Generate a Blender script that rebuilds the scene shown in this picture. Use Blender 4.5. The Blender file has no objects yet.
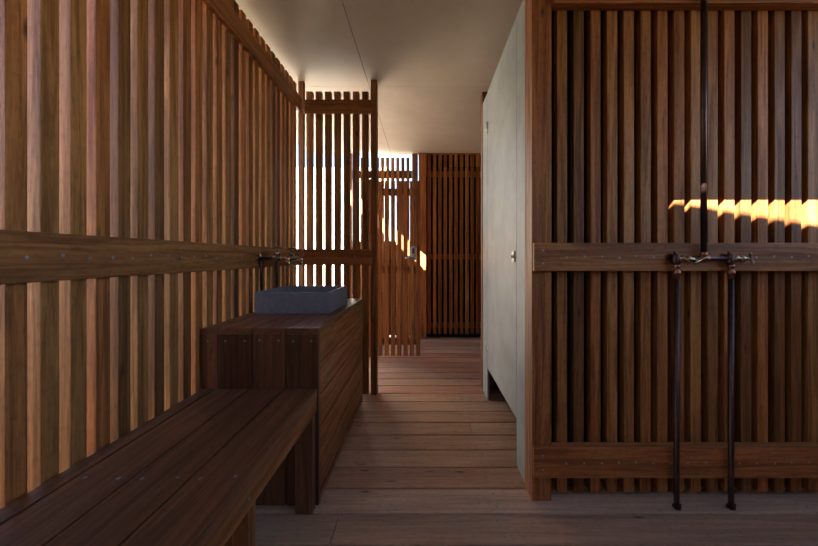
import bpy, bmesh, math, random
from mathutils import Vector, Matrix
random.seed(4)
C = bpy.context.scene.collection
F, H, VX, VY = 350.0, 1.05, 424.0, 257.0
CEIL = 2.398

# ------------------------------------------------------------------ materials
def new_mat(name):
    m = bpy.data.materials.new(name); m.use_nodes = True
    nt = m.node_tree; nt.nodes.clear()
    out = nt.nodes.new('ShaderNodeOutputMaterial'); b = nt.nodes.new('ShaderNodeBsdfPrincipled')
    nt.links.new(b.outputs[0], out.inputs[0])
    return m, nt, b
def mixc(nt, fac, a, b, mode='MIX'):
    n = nt.nodes.new('ShaderNodeMix'); n.data_type = 'RGBA'; n.blend_type = mode
    for s, v in ((n.inputs[0], fac), (n.inputs[6], a), (n.inputs[7], b)):
        if hasattr(v, 'is_linked'): nt.links.new(v, s)
        elif isinstance(v, (int, float)): s.default_value = v
        else: s.default_value = (*v, 1)
    return n.outputs[2]
def ramp(nt, src, stops):
    r = nt.nodes.new('ShaderNodeValToRGB'); nt.links.new(src, r.inputs[0])
    cr = r.color_ramp
    while len(cr.elements) < len(stops): cr.elements.new(.5)
    for e, (p, c) in zip(cr.elements, stops):
        e.position = p; e.color = (*c, 1) if len(c) == 3 else c
    return r.outputs[0]
def wood(name, axis, dark, mid, light, rough=.5, spec=.25, knots=True, st=1.0):
    lt = lambda c: tuple(1-(1-v)*st for v in c)
    m, nt, b = new_mat(name)
    tc = nt.nodes.new('ShaderNodeTexCoord'); geo = nt.nodes.new('ShaderNodeNewGeometry')
    oi = nt.nodes.new('ShaderNodeObjectInfo')
    sm_ = nt.nodes.new('ShaderNodeMath'); sm_.operation = 'ADD'; nt.links.new(geo.outputs['Random Per Island'], sm_.inputs[0]); nt.links.new(oi.outputs['Random'], sm_.inputs[1])
    fr0 = nt.nodes.new('ShaderNodeMath'); fr0.operation = 'FRACT'; nt.links.new(sm_.outputs[0], fr0.inputs[0]); rnd = fr0.outputs[0]
    off = nt.nodes.new('ShaderNodeVectorMath'); off.operation = 'SCALE'
    cmb = nt.nodes.new('ShaderNodeCombineXYZ'); cmb.inputs[0].default_value = 13.7; cmb.inputs[1].default_value = 31.1; cmb.inputs[2].default_value = 7.9
    nt.links.new(cmb.outputs[0], off.inputs[0]); nt.links.new(rnd, off.inputs[3])
    add = nt.nodes.new('ShaderNodeVectorMath'); add.operation = 'ADD'
    nt.links.new(tc.outputs['Object'], add.inputs[0]); nt.links.new(off.outputs[0], add.inputs[1])
    def noise(lon, cross, det=4, ro=.6, dist=0.0):
        mp = nt.nodes.new('ShaderNodeMapping'); s = [cross]*3; s['XYZ'.index(axis)] = lon
        mp.inputs['Scale'].default_value = s; nt.links.new(add.outputs[0], mp.inputs[0])
        n = nt.nodes.new('ShaderNodeTexNoise'); n.inputs['Scale'].default_value = 1; n.inputs['Detail'].default_value = det
        n.inputs['Roughness'].default_value = ro; n.inputs['Distortion'].default_value = dist
        nt.links.new(mp.outputs[0], n.inputs[0]); return n.outputs[0]
    g1 = noise(1.6, 38, 5, .6, 1.2); g2 = noise(9, 260, 3, .6); g3 = noise(1.1, 7, 3, .5, .8); fl = noise(42, 95, 2, .5)
    base = ramp(nt, rnd, [(0, dark), (.4, mid), (.75, light), (1, tuple(.5*(a+b_) for a, b_ in zip(mid, light)))])
    # second hue family (redder / greyer boards) chosen per board
    mul = nt.nodes.new('ShaderNodeMath'); mul.operation = 'MULTIPLY'; mul.inputs[1].default_value = 37.31; nt.links.new(rnd, mul.inputs[0])
    fr = nt.nodes.new('ShaderNodeMath'); fr.operation = 'FRACT'; nt.links.new(mul.outputs[0], fr.inputs[0])
    tint = ramp(nt, fr.outputs[0], [(0, (1.12, .86, .78)), (.35, (1.0, 1.0, 1.0)), (.7, (.98, .97, .93)), (1, (.84, .78, .74))])
    base = mixc(nt, .8, base, tint, 'MULTIPLY')
    c = mixc(nt, ramp(nt, g1, [(.40, (0, 0, 0)), (.62, (1, 1, 1))]), base, mixc(nt, 1.0, base, lt((.50, .43, .38)), 'MULTIPLY'))
    c = mixc(nt, ramp(nt, g3, [(.3, (0, 0, 0)), (.75, (.8, .8, .8))]), c, mixc(nt, 1.0, c, (1.45, 1.35, 1.2), 'MULTIPLY'))
    c = mixc(nt, ramp(nt, g2, [(.45, (0, 0, 0)), (.75, (.6, .6, .6))]), c, mixc(nt, 1.0, c, lt((.55, .5, .45)), 'MULTIPLY'))
    c = mixc(nt, ramp(nt, fl, [(.5, (0, 0, 0)), (.68, (.5, .5, .5))]), c, mixc(nt, 1.0, c, (.62, .6, .6), 'MULTIPLY'))
    if knots:
        mp = nt.nodes.new('ShaderNodeMapping'); s = [12]*3; s['XYZ'.index(axis)] = 3.2
        mp.inputs['Scale'].default_value = s; nt.links.new(add.outputs[0], mp.inputs[0])
        v = nt.nodes.new('ShaderNodeTexVoronoi'); v.inputs['Scale'].default_value = 1; nt.links.new(mp.outputs[0], v.inputs[0])
        c = mixc(nt, ramp(nt, v.outputs['Distance'], [(.03, (.85, .85, .85)), (.11, (0, 0, 0))]), c, (.018, .009, .006))
    nt.links.new(c, b.inputs['Base Color'])
    nt.links.new(ramp(nt, g1, [(.3, (rough-.1,)*3), (.7, (rough+.12,)*3)]), b.inputs['Roughness'])
    b.inputs['Specular IOR Level'].default_value = spec
    bp = nt.nodes.new('ShaderNodeBump'); bp.inputs['Strength'].default_value = .35; bp.inputs['Distance'].default_value = .0015
    nt.links.new(g2, bp.inputs['Height']); nt.links.new(bp.outputs[0], b.inputs['Normal'])
    return m
def plain(name, col, rough=.5, metal=0, var=0.0, scale=20, spec=.5, col2=None, bump=0):
    m, nt, b = new_mat(name)
    tc = nt.nodes.new('ShaderNodeTexCoord')
    n = nt.nodes.new('ShaderNodeTexNoise'); n.inputs['Scale'].default_value = scale; n.inputs['Detail'].default_value = 6; n.inputs['Roughness'].default_value = .65
    nt.links.new(tc.outputs['Object'], n.inputs[0])
    c2 = col2 or tuple(x*(1-var) for x in col)
    c = mixc(nt, ramp(nt, n.outputs[0], [(.35, (0, 0, 0)), (.65, (1, 1, 1))]), col, c2)
    nt.links.new(c, b.inputs['Base Color'])
    b.inputs['Roughness'].default_value = rough; b.inputs['Metallic'].default_value = metal; b.inputs['Specular IOR Level'].default_value = spec
    if bump:
        bp = nt.nodes.new('ShaderNodeBump'); bp.inputs['Strength'].default_value = bump; bp.inputs['Distance'].default_value = .002
        nt.links.new(n.outputs[0], bp.inputs['Height']); nt.links.new(bp.outputs[0], b.inputs['Normal'])
    return m
WD, WM, WL = (.17, .070, .024), (.29, .122, .038), (.42, .19, .06)
M = {}
for a in 'XYZ':
    M['wood'+a] = wood('hardwood_'+a, a, WD, WM, WL, .5)
    M['rail'+a] = wood('rail_hardwood_'+a, a, (.25, .098, .034), (.31, .128, .044), (.35, .152, .054), .45)
    M['dark'+a] = wood('bench_hardwood_'+a, a, (.095, .037, .017), (.145, .058, .027), (.22, .093, .042), .36, .5)
M['deck'] = wood('deck_hardwood', 'X', (.36, .22, .145), (.44, .28, .19), (.52, .35, .25), .36, .5, True, .45)
M['ceil'] = plain('ceiling_sheet', (.46, .40, .33), .5, 0, .12, 3.0, .4)
M['grey'] = plain('fibre_cement', (.30, .335, .335), .45, 0, 0, 5.0, .4, (.22, .25, .25), .15)
M['black'] = plain('black_backing', (.008, .007, .007), .8, 0, .3, 8, .2)
M['basin'] = plain('dark_concrete', (.19, .19, .225), .5, 0, 0, 60, .4, (.14, .14, .17), .2)
M['joint'] = plain('joint_black', (.01, .01, .01), .7)
M['jointw'] = plain('joint_pale', (.6, .57, .5), .6)
M['copper'] = plain('aged_copper', (.10, .05, .042), .38, .85, 0, 30, .5, (.055, .032, .03), .1)
M['union'] = plain('copper_fitting', (.34, .14, .09), .3, .95, .4, 60)
M['brass'] = plain('worn_brass', (.55, .42, .25), .25, .9, 0, 70, .5, (.14, .10, .07))
M['steel'] = plain('steel_screw', (.26, .29, .36), .4, .6, .3, 90)
M['lock'] = plain('satin_lock', (.55, .60, .72), .35, .5, .15, 60)
M['lockd'] = plain('lock_dark', (.04, .045, .055), .3, .2)
M['white'] = plain('pale_metal', (.62, .62, .58), .35, .6, .1, 30)
M['ground'] = plain('dry_lawn', (.26, .20, .12), .95, 0, 0, 2.2, .1, (.19, .145, .08))
M['render'] = plain('cream_render', (.75, .68, .57), .85, 0, .15, 2.0, .2)
M['soil'] = plain('subfloor', (.01, .008, .007), .9)
M['roof'] = plain('roof_metal', (.3, .3, .31), .5, .3, .1, 3)

# ------------------------------------------------------------------ geometry helpers
class MB:
    def __init__(s): s.bm = bmesh.new()
    def box(s, x0, x1, y0, y1, z0, z1, mi=0):
        v = [s.bm.verts.new(p) for p in ((x0,y0,z0),(x1,y0,z0),(x1,y1,z0),(x0,y1,z0),(x0,y0,z1),(x1,y0,z1),(x1,y1,z1),(x0,y1,z1))]
        for f in ((0,3,2,1),(4,5,6,7),(0,1,5,4),(1,2,6,5),(2,3,7,6),(3,0,4,7)):
            s.bm.faces.new([v[i] for i in f]).material_index = mi
        return s
    def prism(s, poly, axis, a0, a1, mi=0):
        def P(p, a): return {'X': (a, p[0], p[1]), 'Y': (p[0], a, p[1]), 'Z': (p[0], p[1], a)}[axis]
        A = [s.bm.verts.new(P(p, a0)) for p in poly]; B = [s.bm.verts.new(P(p, a1)) for p in poly]
        n = len(poly); s.bm.faces.new(A[::-1]).material_index = mi; s.bm.faces.new(B).material_index = mi
        for i in range(n): s.bm.faces.new((A[i], A[(i+1) % n], B[(i+1) % n], B[i])).material_index = mi
        return s
    def tube(s, pts, r, seg=14, mi=0):
        pts = [Vector(p) for p in pts]; rs = r if isinstance(r, (list, tuple)) else [r]*len(pts)
        rings = []; prev = None
        for i, p in enumerate(pts):
            a = pts[max(i-1, 0)]; b = pts[min(i+1, len(pts)-1)]; t = b-a
            if t.length < 1e-9: t = pts[-1]-pts[0]
            t.normalize()
            if prev is None: u = t.orthogonal().normalized()
            else: u = (prev - t*prev.dot(t)).normalized()
            prev = u; w = t.cross(u)
            rings.append([s.bm.verts.new(p+(u*math.cos(k*2*math.pi/seg)+w*math.sin(k*2*math.pi/seg))*rs[i]) for k in range(seg)])
        for A, B in zip(rings, rings[1:]):
            for k in range(seg):
                f = s.bm.faces.new((A[k], A[(k+1) % seg], B[(k+1) % seg], B[k])); f.smooth = True; f.material_index = mi
        s.bm.faces.new(rings[0][::-1]).material_index = mi; s.bm.faces.new(rings[-1]).material_index = mi
        return s
    def build(s, name, mats, parent=None, bevel=0, loc=None):
        me = bpy.data.meshes.new(name)
        if loc is not None: bmesh.ops.translate(s.bm, verts=s.bm.verts, vec=-Vector(loc))
        elif parent is not None: bmesh.ops.translate(s.bm, verts=s.bm.verts, vec=-wloc(parent))
        bmesh.ops.recalc_face_normals(s.bm, faces=s.bm.faces)
        s.bm.to_mesh(me); s.bm.free()
        for m in (mats if isinstance(mats, list) else [mats]): me.materials.append(m)
        o = bpy.data.objects.new(name, me); C.objects.link(o)
        if parent is not None: o.parent = parent
        if loc is not None: o.location = Vector(loc) - (wloc(parent) if parent is not None else Vector())
        if bevel:
            b = o.modifiers.new('bevel', 'BEVEL'); b.width = bevel; b.segments = 2; b.limit_method = 'ANGLE'
        return o
def wloc(o):
    v = Vector()
    while o is not None: v += o.location; o = o.parent
    return v
def thing(name, label, cat, loc=(0,0,0), group=None):
    o = bpy.data.objects.new(name, None); C.objects.link(o); o.location = loc; o.empty_display_size = .1
    o['label'] = label; o['category'] = cat
    if group: o['group'] = group
    return o
def struct(o, label=None):
    o['kind'] = 'structure'
    if label: o['label'] = label; o['category'] = 'building'
    return o
screw_mesh = None
def screw(parent, p, axis):
    """small countersunk screw head, proud 1 mm, on a face whose outward normal is axis"""
    global screw_mesh
    if screw_mesh is None:
        mb = MB(); mb.tube([(0,0,-.003),(0,0,.0006),(0,0,.0012)], [.0048,.0048,.0036], 10)
        mb.box(-.003,.003,-.0006,.0006,.0011,.0014); mb.box(-.0006,.0006,-.003,.003,.0011,.0014)
        o = mb.build('screw', M['steel']); screw_mesh = o.data; C.objects.unlink(o); bpy.data.objects.remove(o)
    o = bpy.data.objects.new('screw', screw_mesh); C.objects.link(o); o.parent = parent
    o.location = Vector(p) - wloc(parent)
    o.rotation_euler = Vector(axis).to_track_quat('Z', 'Y').to_euler()
    return o
PITCH, SW, SD = .0733, .0445, .042
def taper_slat(mb, x0, x1, y0, y1, z0, z1): mb.box(x0, x1, y0, y1, z0, z1)

# ------------------------------------------------------------------ floor
def floor_boards():
    mb = MB(); rnd = random.Random(9); pitch = .1588; y = 1.4367 - 26*pitch
    joints = {-1: [-.345, 1.9], 4: [.285, -1.6], 7: [.27], 8: [-.36], 2: [1.75], 5: [-1.5], 11: [.1], -2: [.9], 13: [-.5]}
    for n in range(-26, 21):
        y0 = 1.4367 + n*pitch; y1 = y0 + pitch - .011
        xs = [-1.9 if y0 > 2.5 else -.93] + sorted(j for j in joints.get(n, []) if j > -.9 or y0 > 2.5) + [2.6]
        for a, b in zip(xs, xs[1:]): mb.box(a+.001, b-.001, y0+.0, y1, -.024, rnd.uniform(-.001, .0))
        for jx in (-.95+.01, -.35, .30, .95, 1.6, 2.25):
            if jx < -.6 and y0 < 2.5: continue
            for dy in (.035, pitch-.041):
                yy = y0+dy + rnd.uniform(-.008, .008); xx = jx + rnd.uniform(-.012, .012)
                if -.2 < yy < 4.4: mb.tube([(xx, yy, -.003), (xx, yy, .0012)], .0052, 8, 1)
    return mb
fl = struct(floor_boards().build('floor', [M['deck'], M['steel']], None))
b = fl.modifiers.new('bevel', 'BEVEL'); b.width = .0025; b.segments = 2; b.limit_method = 'ANGLE'; b.angle_limit = math.radians(60)
struct(MB().box(-1.9, 2.6, 2.5, 4.9, -.06, -.03).box(-.99, 2.6, -2.7, 2.5, -.06, -.03).build('trim_1', M['soil']))
g = MB().box(-40, 40, -30, 60, -.16, -.1).build('ground', M['ground']); struct(g)

# ------------------------------------------------------------------ ceiling / roof
YE = -.04
cm = MB()
xs = [-1.5, -.432, 2.6]; ys = [YE, 2.766, 4.62]
for i in range(2):
    for j in range(2):
        cm.box(xs[i]+.002, xs[i+1]-.002, ys[j]+.0015, ys[j+1]-.0015, CEIL, CEIL+.012)
ce = struct(cm.build('ceiling', M['ceil']))
MB().box(-.434, -.430, YE, 4.62, CEIL+.004, CEIL+.012, 0).build('joint_strip', M['joint'], ce)
struct(MB().box(-1.3, 2.6, -2.8, -.36, 2.42, 2.51).build('ceiling_sky_blocker', M['ceil']))  # added slab behind the viewer, cuts skylight on bench and floor
struct(MB().box(-1.5, 2.6, YE, 4.62, CEIL+.013, CEIL+.10).build('roof', M['roof']))

# ------------------------------------------------------------------ left slatted wall
XL = -.93                                   # inner face of rails
wl = MB()
y = .8636 - 42*PITCH
lefty = []
while y < 2.60:
    wl.box(XL-.015-SD, XL-.015, y, y+SW, -.02, 2.335); lefty.append(y); y += PITCH
wall_l = struct(wl.build('wall_left', M['woodZ'], None, .0018))
def hrail_x(name, z0, z1, parent, y0=-2.2, y1=2.657):
    return MB().box(XL-.0148, XL+.012, y0, y1, z0, z1).build(name, M['railY'], parent, .003)
rl = hrail_x('rail', .990, 1.110, wall_l)
rt = hrail_x('rail', 2.139, 2.245, wall_l, -2.2, 2.63)
for i, sy in enumerate(lefty):
    if sy > .62: screw(rl, (XL+.012, sy+SW/2+random.uniform(-.004, .004), 1.05+random.uniform(-.006, .006)), (1, 0, 0))

# ------------------------------------------------------------------ cross screen
YS = 2.657
scr = thing('slatted_screen', 'narrow slatted timber screen behind the vanity with daylight between its slats', 'screen', (-.66, YS, 0))
sm = MB(); x = -.4275-.047
while x > -.95:
    sm.box(x, x+.047, YS+.022, YS+.022+SD, 0.0, 2.318); x -= .0713
sm.build('slat_panel', M['woodZ'], scr, .0018)
MB().box(-.405, -.360, YS, YS+.085, 0, 2.396).build('post', M['railZ'], scr, .002)
MB().box(-.964, -.924, YS+.022, YS+.066, 0, 2.396).build('post', M['woodZ'], scr, .002)
r1 = MB().box(-.913, -.395, YS-.004, YS+.022, .990, 1.110).build('rail', M['railX'], scr, .003)
r2 = MB().box(-.913, -.395, YS-.004, YS+.022, 2.139, 2.245).build('rail', M['railX'], scr, .003)
x = -.4275-SW/2
while x > -.9:
    screw(r1, (x, YS-.004, 1.05), (0, -1, 0)); x -= .0713

# ------------------------------------------------------------------ bench
BZ = .498
bench = thing('timber_bench', 'long low dark hardwood plank bench fixed along the left slatted wall', 'bench', (-.68, .6, 0))
edges = [-.447, -.588, -.733, -.878]
BY0, BY1 = -1.2, 1.468
for a, b_ in zip(edges, edges[1:]):
    p = MB().box(b_+.006, a, BY0, BY1, BZ-.035, BZ).build('plank', M['darkY'], bench, .0025)
    for yy in (.875, -.1):
        for xx in (a-.028, b_+.031): screw(p, (xx, yy+random.uniform(-.006, .006), BZ), (0, 0, 1))
MB().box(-.932, -.881, BY0, BY1, BZ-.035, BZ-.001).build('plank', M['darkY'], bench, .0025)
fa = MB().box(-.476, -.450, BY0, BY1, BZ-.10, BZ-.037).build('apron', M['railY'], bench, .002)
screw(fa, (-.450, .90, BZ-.07), (1, 0, 0)); screw(fa, (-.450, 1.40, BZ-.07), (1, 0, 0))
for yy in (.953, -.3):
    MB().box(-.56, -.478, yy, yy+.042, 0, BZ-.036).build('leg', M['railZ'], bench, .002)
    MB().box(-.92, -.562, yy, yy+.042, BZ-.12, BZ-.036).build('bearer', M['darkX'], bench, .002)
    MB().box(-.92, -.84, yy, yy+.042, 0, BZ-.121).build('leg', M['darkZ'], bench, .002)
MB().box(-.525, -.455, 1.425, 1.467, 0, BZ-.102).build('leg', M['darkZ'], bench, .002)
MB().box(-.92, -.84, 1.425, 1.467, 0, BZ-.036).build('leg', M['darkZ'], bench, .002)

# ------------------------------------------------------------------ vanity
VZ, VF, VB, VR, VLx = .7505, 1.47, 2.535, -.4431, -.936
van = thing('timber_vanity', 'boxy hardwood plank vanity at the end of the bench, carrying the basin', 'vanity', (-.68, 2.0, 0))
bx = [VR, -.58, -.721, -.865, VLx]
for a, b_ in zip(bx, bx[1:]):
    t = MB().box(b_+.0025, a-.0025*(a != VR), VF, VB, VZ-.025, VZ).build('top_plank', M['darkY'], van, .0015)
    f = MB().box(b_+.0025, a-(.0025 if a != VR else .0), VF, VF+.024, 0.006, VZ-.0255).build('front_plank', M['darkZ'], van, .0015)
    for xx in ((b_+.03, a-.03) if a-b_ > .08 else (b_+.028,)):
        screw(f, (xx, VF, VZ-.052+random.uniform(-.003, .003)), (0, -1, 0))
zs = [VZ-.0255, .596, .459, .322, .185, .048, .006]
for a, b_ in zip(zs, zs[1:]):
    MB().box(VR-.024, VR, VF+.025, VB, b_+.008, a).build('side_plank', M['railY'], van, .0012)
MB().box(VLx+.01, VR-.026, VF+.026, VB-.03, .01, VZ-.027).build('carcass', M['black'], van)
MB().box(VLx+.002, VR-.026, VB-.024, VB-.001, .006, VZ-.0255).build('back_panel', M['darkX'], van)

# ------------------------------------------------------------------ basin
def basin():
    mb = MB(); bm = mb.bm
    x0, x1, y0, y1, z0, z1, t = -.8935, -.495, 1.839, 2.255, VZ, VZ+.114, .017
    def ring(i, z): return [bm.verts.new(p) for p in ((x0+i,y0+i,z),(x1-i,y0+i,z),(x1-i,y1-i,z),(x0+i,y1-i,z))]
    R = [ring(0.0015, z0), ring(0, z1), ring(t, z1), ring(t+.004, z0+.028), ring(.12, z0+.020)]
    for A, B in zip(R, R[1:]):
        for k in range(4): bm.faces.new((A[k], A[(k+1)%4], B[(k+1)%4], B[k]))
    bm.faces.new(R[-1]); bm.faces.new(R[0][::-1])
    return mb.build('washbasin', M['basin'], None, .0025, loc=((x0+x1)/2, (y0+y1)/2, z0))
ba = basin(); ba['label'] = 'square dark grey concrete basin sitting on the timber vanity'; ba['category'] = 'basin'
MB().tube([(-.694, 2.047, VZ+.0195), (-.694, 2.047, VZ+.023)], [.024, .021], 20).build('drain', M['white'], ba)

# ------------------------------------------------------------------ taps over basin
def wall_tap(y, label):
    z = 1.043; X0 = XL+.013
    t = thing('wall_tap', label, 'tap', (X0, y, z), 'brass taps above the basin')
    MB().tube([(X0, y, z), (X0+.006, y, z), (X0+.007, y, z)], [.024, .024, .012], 20).build('flange', M['union'], t)
    MB().tube([(X0+.006, y, z), (X0+.085, y, z)], .009, 14).build('pipe', M['copper'], t)
    MB().tube([(X0+.013, y, z-.004), (X0+.013, y, z-.03), (X0+.013, y, VZ)], .0095, 14).build('riser', M['copper'], t)
    b = MB(); b.tube([(X0+.08, y, z), (X0+.085, y, z), (X0+.10, y, z), (X0+.125, y, z), (X0+.13, y, z)], [.012, .015, .0165, .015, .012], 16)
    b.tube([(X0+.105, y, z), (X0+.105, y, z+.016), (X0+.105, y, z+.019), (X0+.105, y, z+.034), (X0+.105, y, z+.036)], [.012, .012, .0145, .0145, .008], 16)
    b.build('valve', M['brass'], t)
    MB().tube([(X0+.125, y, z), (X0+.143, y, z), (X0+.158, y, z-.006), (X0+.166, y, z-.018), (X0+.168, y, z-.030), (X0+.168, y, z-.032)], [.0115, .011, .010, .0098, .0105, .0105], 14).build('spout', M['brass'], t)
    h = MB(); h.tube([(X0+.105, y, z+.034), (X0+.105, y, z+.056)], .0055, 12)
    h.tube([(X0+.078, y, z+.056), (X0+.085, y, z+.058), (X0+.105, y, z+.060), (X0+.125, y, z+.058), (X0+.132, y, z+.056)], [.006, .0045, .0068, .0045, .006], 12)
    h.build('handle', M['brass'], t)
wall_tap(1.94, 'brass tap on the left wall rail over the basin, nearer the bench')
wall_tap(2.15, 'brass tap on the left wall rail over the basin, nearer the slatted screen')

# ------------------------------------------------------------------ right slatted wall (faces camera)
YR = 1.506
XW = .4647
ks = (YR+.026)/F
wr = MB(); x = (557-VX)*ks; rx = []
while x < 2.55:
    wr.box(x, x+SW, YR+.026, YR+.026+SD, .022, 2.30); rx.append(x); x += PITCH
wall_r = struct(wr.build('wall_right', M['woodZ'], None, .0018))
struct(MB().box(.556, 2.6, YR+.135, YR+.16, 0, 2.38).build('wall_backing', M['black']))
post = MB().box(XW, .549, YR, YR+.11, 0, 2.39).build('post', M['railZ'], wall_r, .0025)
ra = MB().box(XW+.002, 2.6, YR-.024, YR-.001, .990, 1.110).build('rail', M['railX'], wall_r, .003)
rc = MB().box(XW+.002, 2.6, YR-.024, YR-.001, .112, .243).build('rail', M['railX'], wall_r, .003)
MB().box(.549, 2.6, YR-.001, YR+.025, .99, 1.11).build('batten', M['railX'], wall_r)
MB().box(.549, 2.6, YR-.001, YR+.025, .115, .24).build('batten', M['railX'], wall_r)
rd = MB().box(.549, 2.6, YR-.0235, YR+.025, 2.127, 2.232).build('beam', M['railX'], wall_r, .003)
MB().box(XW+.002, 2.6, YR-.0235, YR-.001, 2.235, 2.39).build('beam', M['railX'], wall_r, .003)
for r, zc, h in ((ra, 1.05, .028), (rc, .178, .03)):
    for z in (zc-h, zc+h): screw(r, (XW+.04, YR-.024, z), (0, -1, 0))
    for x in rx:
        if x < 1.9: screw(r, (x+SW/2+random.uniform(-.003, .003), YR-.024, zc+random.uniform(-.003, .003)), (0, -1, 0))
for z in (.07, .13): screw(post, (XW, YR+.03, z), (-1, 0, 0))

# ------------------------------------------------------------------ shower plumbing
def shower():
    k = .004174; Y = YR-.045
    PX = lambda p: (p-VX)*k
    PZ = lambda q: H-(q-VY)*k
    t = thing('shower_mixer', 'exposed copper shower pipework with two brass taps on the right slatted wall', 'shower', (PX(703.7), Y, 0))
    xr, xa, xb, z = PX(703.7), PX(676.6), PX(731), PZ(258.5)
    MB().tube([(xr, Y, z+.006), (xr, Y, 2.396)], .0115, 16).build('riser', M['copper'], t)
    MB().tube([(xa, Y, z), (xb, Y, z)], .0105, 16).build('crossbar', M['copper'], t)
    for xx, n in ((xa, 0), (xb, 1)):
        u = MB()
        zz = PZ(264)
        prof = [(0, .0105), (.004, .0135), (.016, .0135), (.019, .0115), (.026, .0115), (.029, .0155), (.044, .0155), (.047, .0125), (.060, .0125), (.063, .0105)]
        u.tube([(xx, Y, zz-d) for d, _ in prof], [r for _, r in prof], 16); u.build('union', M['union'], t)
        MB().tube([(xx, Y, PZ(266)-.05), (xx, Y, .04), (xx, Y, .012)], .0108, 16).build('supply_pipe', M['copper'], t)
        MB().prism([(Y-.012, .0), (Y+.012, .0), (Y+.014, .012), (Y-.014, .03)], 'X', xx-.010, xx+.010).build('pipe_foot', M['copper'], t, .001)
        # elbow and wall lug
        e = MB(); e.tube([(xx-.003, Y, z-.026), (xx-.003, Y, z-.018), (xx-.003, Y, z+.014), (xx-.003, Y, z+.018)], [.013, .0155, .0155, .011], 16)
        e.tube([(xx, Y, z), (xx, YR-.0245, z)], [.011, .012], 14)
        e.tube([(xx-.016, YR-.033, z+.004), (xx-.016, YR-.0245, z+.004)], .016, 14)
        e.tube([(xx-.004, Y+.004, z+.016), (xx-.006, Y+.004, z+.030)], [.007, .005], 10)
        e.build('elbow', M['copper'], t)
    # tee in the middle
    q = MB(); q.tube([(xr-.022, Y, z), (xr-.020, Y, z), (xr+.020, Y, z), (xr+.022, Y, z)], [.011, .0138, .0138, .011], 16)
    q.tube([(xr, Y, z), (xr, Y, z+.024), (xr, Y, z+.027)], [.0135, .0138, .0115], 16); q.build('tee', M['union'], t)
    # left valve: body leaning out of the bar with T handle
    def valve(x0, d):
        v = MB(); d = Vector(d).normalized(); o = Vector((x0, Y-.004, z))
        pr = [(-.004, .010), (0, .0145), (.012, .0145), (.014, .011), (.022, .011), (.024, .0155), (.036, .0155), (.038, .0095), (.050, .0085)]
        v.tube([o+d*a for a, _ in pr], [r for _, r in pr], 14); vo = v.build('valve', M['brass'], t)
        hh = MB(); e = o+d*.050; s = Vector((d.x*.0-.25, .0, .97)).normalized() if d.x > .9 else Vector((.9, 0, .45)).normalized()
        hh.tube([o+d*.048, o+d*.066], .0048, 10)
        c = o+d*.066
        hh.tube([c-s*.026, c-s*.02, c, c+s*.02, c+s*.026], [.0065, .0045, .007, .0045, .0065], 12)
        hh.build('handle', M['brass'], vo)
    valve(xa+.012, (.72, -.66, -.10)); valve(xb+.010, (1, -.12, -.02))
    # clamp on the top beam
    cl = MB(); cl.box(xr-.02, xr+.02, Y-.014, Y-.011, 2.150, 2.172); cl.box(xr-.02, xr-.0135, Y-.014, YR-.0245, 2.150, 2.172); cl.box(xr+.0135, xr+.02, Y-.014, YR-.0245, 2.150, 2.172)
    cl.build('clamp', M['copper'], t)
shower()

# ------------------------------------------------------------------ toilet stall
XD = .467
DZ0, DZ1 = .233, 2.264
struct(MB().box(XD, XD+.016, YR+.1102, 1.764, 0.001, DZ1).build('wall_stall', M['grey'], None, .001))
door = struct(MB().box(XD, XD+.016, 1.768, 2.572, DZ0, DZ1).build('door_1', M['grey'], None, .0015))
struct(MB().box(XD+.0, XD+.016, 2.577, 2.77, .001, DZ1).build('wall_nib', M['grey'], None, .001))
struct(MB().box(XD-.004, XD+.085, 2.771, 2.86, 0, 2.36).build('trim_2', M['woodZ'], None, .002))
for z in (.40, 2.0):
    h = MB(); h.tube([(XD-.004, 2.574, z-.04), (XD-.004, 2.574, z+.04)], .006, 10)
    h.box(XD-.0025, XD-.0002, 2.54, 2.60, z-.032, z+.032)
    h.tube([(XD-.001, 2.60, z), (XD-.012, 2.60, z)], .008, 8)
    h.build('hinge', M['white'], door)
lt = MB(); lt.box(XD-.008, XD-.0002, 1.79, 1.835, 1.025, 1.08); lt.tube([(XD-.008, 1.812, 1.052), (XD-.02, 1.812, 1.052)], .008, 12)
lt.build('latch', M['white'], door, .001)
struct(MB().box(.55, 1.6, 2.78, 2.80, 0, 2.39).build('wall_stall_end', M['black']))
struct(MB().box(1.6, 1.62, YR+.17, 4.6, 0, 2.39).build('wall_side', M['black']))

# ------------------------------------------------------------------ far end: slatted wall, fence, gate
YF = 4.54; kf = YF/F
FX = lambda p: (p-VX)*kf
wf = MB(); x = FX(427.5)
while x < 1.58:
    wf.box(x, x+.044, YF, YF+.035, .05, 2.213); wf.box(x, x+.044, YF, YF+.035, 2.222, 2.385); x += .0702
wall_f = struct(wf.build('wall_far', M['woodZ'], None, .0015))
for z in (2.10, 1.02, .12): MB().box(FX(427), 1.58, YF+.036, YF+.06, z, z+.07).build('rail', M['railX'], wall_f)
MB().box(FX(427), 1.6, YF-.002, YF+.03, 2.386, 2.397).build('head_trim', M['railX'], wall_f)
MB().box(FX(421), 1.6, YF+.075, YF+.085, 0, 2.55).build('backing', M['black'], wall_f)
MB().box(FX(418.5), FX(426.5), YF-.03, YF+.07, 0, 2.39).build('post', M['railZ'], wall_f, .002)
MB().box(FX(412), FX(418), YF-.005, YF+.07, 0, 2.39).build('post', M['darkZ'], wall_f, .002)
fn = thing('slatted_fence', 'timber slat fence behind the gate, open to the bright sky above', 'fence', (-.9, YF, 0))
ff = MB(); x = FX(412)-.03-.044
while x > -.93:
    ff.box(x, x+.042, YF, YF+.035, .0, 2.34); x -= .066
ff.build('slat_panel', M['woodZ'], fn, .0015)
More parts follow.
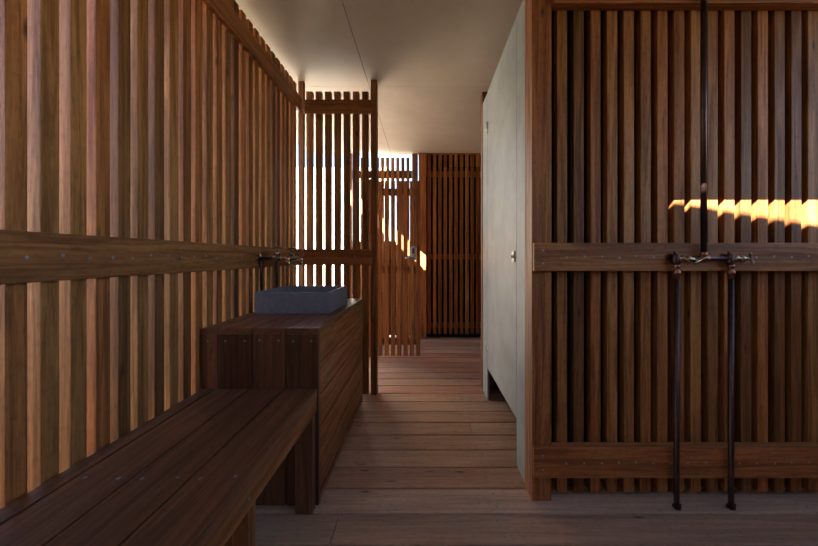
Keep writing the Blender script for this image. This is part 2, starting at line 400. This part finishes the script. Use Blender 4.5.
for z in (2.08, 1.02, .15): MB().box(-.93, FX(412)-.003, YF+.036, YF+.07, z, z+.10).build('rail', M['railX'], fn)
MB().box(-.93, FX(412)-.003, YF+.071, YF+.09, .02, 1.26).build('board_panel', M['woodX'], fn)
MB().box(-.98, -.935, YF, YF+.07, 0, 2.39).build('post', M['railZ'], fn)
YG = 3.675; kg = YG/F
gate = thing('slatted_gate', 'slatted timber gate with a keypad lock at the end of the passage', 'gate', ((398-VX)*kg, YG, 0))
gm = MB(); x = (420.3-VX)*kg-.044
GX1 = x+.044
n = 0
while n < 8:
    gm.box(x, x+.044, YG, YG+.03, .012, 1.85); GX0 = x; x -= .0665; n += 1
gm.build('slat_panel', M['woodZ'], gate, .0015)
for z in (1.70, .88, .12): MB().box(GX0, GX1, YG+.031, YG+.055, z, z+.075).build('rail', M['railX'], gate)
MB().box(GX0-.05, GX0-.006, YG+.0, YG+.06, 0.0, 1.87).build('hinge_post', M['railZ'], gate, .002)
lx = (413.2-VX)*kg
lk = MB().box(lx-.030, lx+.030, YG-.030, YG-.001, 1.017, 1.170).build('lock_body', M['lockd'], gate, .008)
MB().box(lx-.026, lx+.022, YG-.042, YG-.0305, 1.023, 1.163).build('lock_plate', M['lock'], lk, .008)
MB().box(lx-.010, lx+.012, YG-.0445, YG-.0425, 1.085, 1.145).build('keypad', M['lockd'], lk, .002)
LZ = 1.040; lv = MB(); lv.tube([(lx, YG-.040, LZ), (lx, YG-.068, LZ)], .010, 12); lv.tube([(lx+.006, YG-.068, LZ), (lx-.05, YG-.068, LZ), (lx-.082, YG-.066, LZ), (lx-.084, YG-.066, LZ)], [.009, .0085, .008, .005], 12)
lv.build('lever', M['lock'], lk)
screw(gate, (GX1-.012, YG, LZ), (0, -1, 0))

# ------------------------------------------------------------------ outside
struct(MB().box(-11, -.75, 7.6, 7.8, -.1, 3.0).build('wall_bounce', M['render']))  # added pale wall, bounces sunlight into the passage and whitens the screen gaps
struct(MB().box(2.6, 2.65, -2.75, 1.5, -.05, 1.25).build('wall_sky_blocker', M['woodY']))  # added out of view, height set to limit skylight from the right
ss = bpy.data.objects.new('wall_shade_screen', None); C.objects.link(ss); ss.location = (-1.6, 3.1, 0); struct(ss)  # added slat screen, out of view, keeps sun off the far fence
q = MB(); y = 2.3
while y < 3.7: q.box(-1.64, -1.60, y, y+.045, 0, 2.3); y += .072
q.build('slat_panel', M['woodZ'], ss)
for z in (.2, 1.0, 2.1): MB().box(-1.665, -1.641, 2.3, 3.75, z, z+.09).build('rail', M['railY'], ss)
for y in (2.3, 3.7): MB().box(-1.71, -1.6655, y, y+.05, -.1, 2.32).build('post', M['railZ'], ss)
struct(MB().box(-3.3, -1.9, 2.2, 6.0, -.1, -.03).build('bounce_strip', plain('bounce_strip_pale', (.65, .60, .52), .6, 0, .1, 3.0, .4)))  # added pale strip, throws sunlight up onto the ceiling
# added unseen block behind the viewer, profile shaped to let only the sun patch through
struct(MB().prism([(6, -.1), (6, 4.806), (-4.95, 6.569), (-8.35, 9.3), (-8.35, -.1)], 'Y', -9.5, -6).build('wall_sun_blocker', M['render']))
struct(MB().box(-.95, 2.6, -2.75, -2.7, -.05, 2.25).build('wall_back', M['woodX']))
struct(MB().box(2.6, 2.65, 1.5, 4.62, -.05, 2.39).build('wall_end', M['woodY']))

# ------------------------------------------------------------------ light
SD_ = Vector((.8, 1, -.7)).normalized()
sun = bpy.data.lights.new('sun', 'SUN'); sun.energy = 25.0; sun.angle = math.radians(.15); sun.color = (1, .96, .90)
so = bpy.data.objects.new('sun', sun); C.objects.link(so); so.rotation_euler = SD_.to_track_quat('-Z', 'Y').to_euler(); so.location = (-6, -8, 8)
w = bpy.data.worlds.new('world'); bpy.context.scene.world = w; w.use_nodes = True
nt = w.node_tree; bg = nt.nodes['Background']
sk = nt.nodes.new('ShaderNodeTexSky'); sk.sky_type = 'NISHITA'; sk.sun_disc = False
sk.sun_elevation = math.asin(-SD_.z); sk.sun_rotation = math.atan2(-SD_.x, -SD_.y); sk.dust_density = .4; sk.ozone_density = 3
nt.links.new(sk.outputs[0], bg.inputs[0]); bg.inputs[1].default_value = .25

cam = bpy.data.cameras.new('camera'); co = bpy.data.objects.new('camera', cam); C.objects.link(co)
cam.sensor_width = 36; cam.lens = F/818*36; cam.shift_x = (409-VX)/818; cam.shift_y = (VY-273)/818
cam.clip_start = .01
co.location = (0, 0, H); co.rotation_euler = (math.pi/2, 0, 0)
s = bpy.context.scene; s.camera = co
s.view_settings.view_transform = 'Standard'; s.view_settings.look = 'None'; s.view_settings.exposure = 1.7
s.cycles.max_bounces = 10; s.cycles.diffuse_bounces = 8
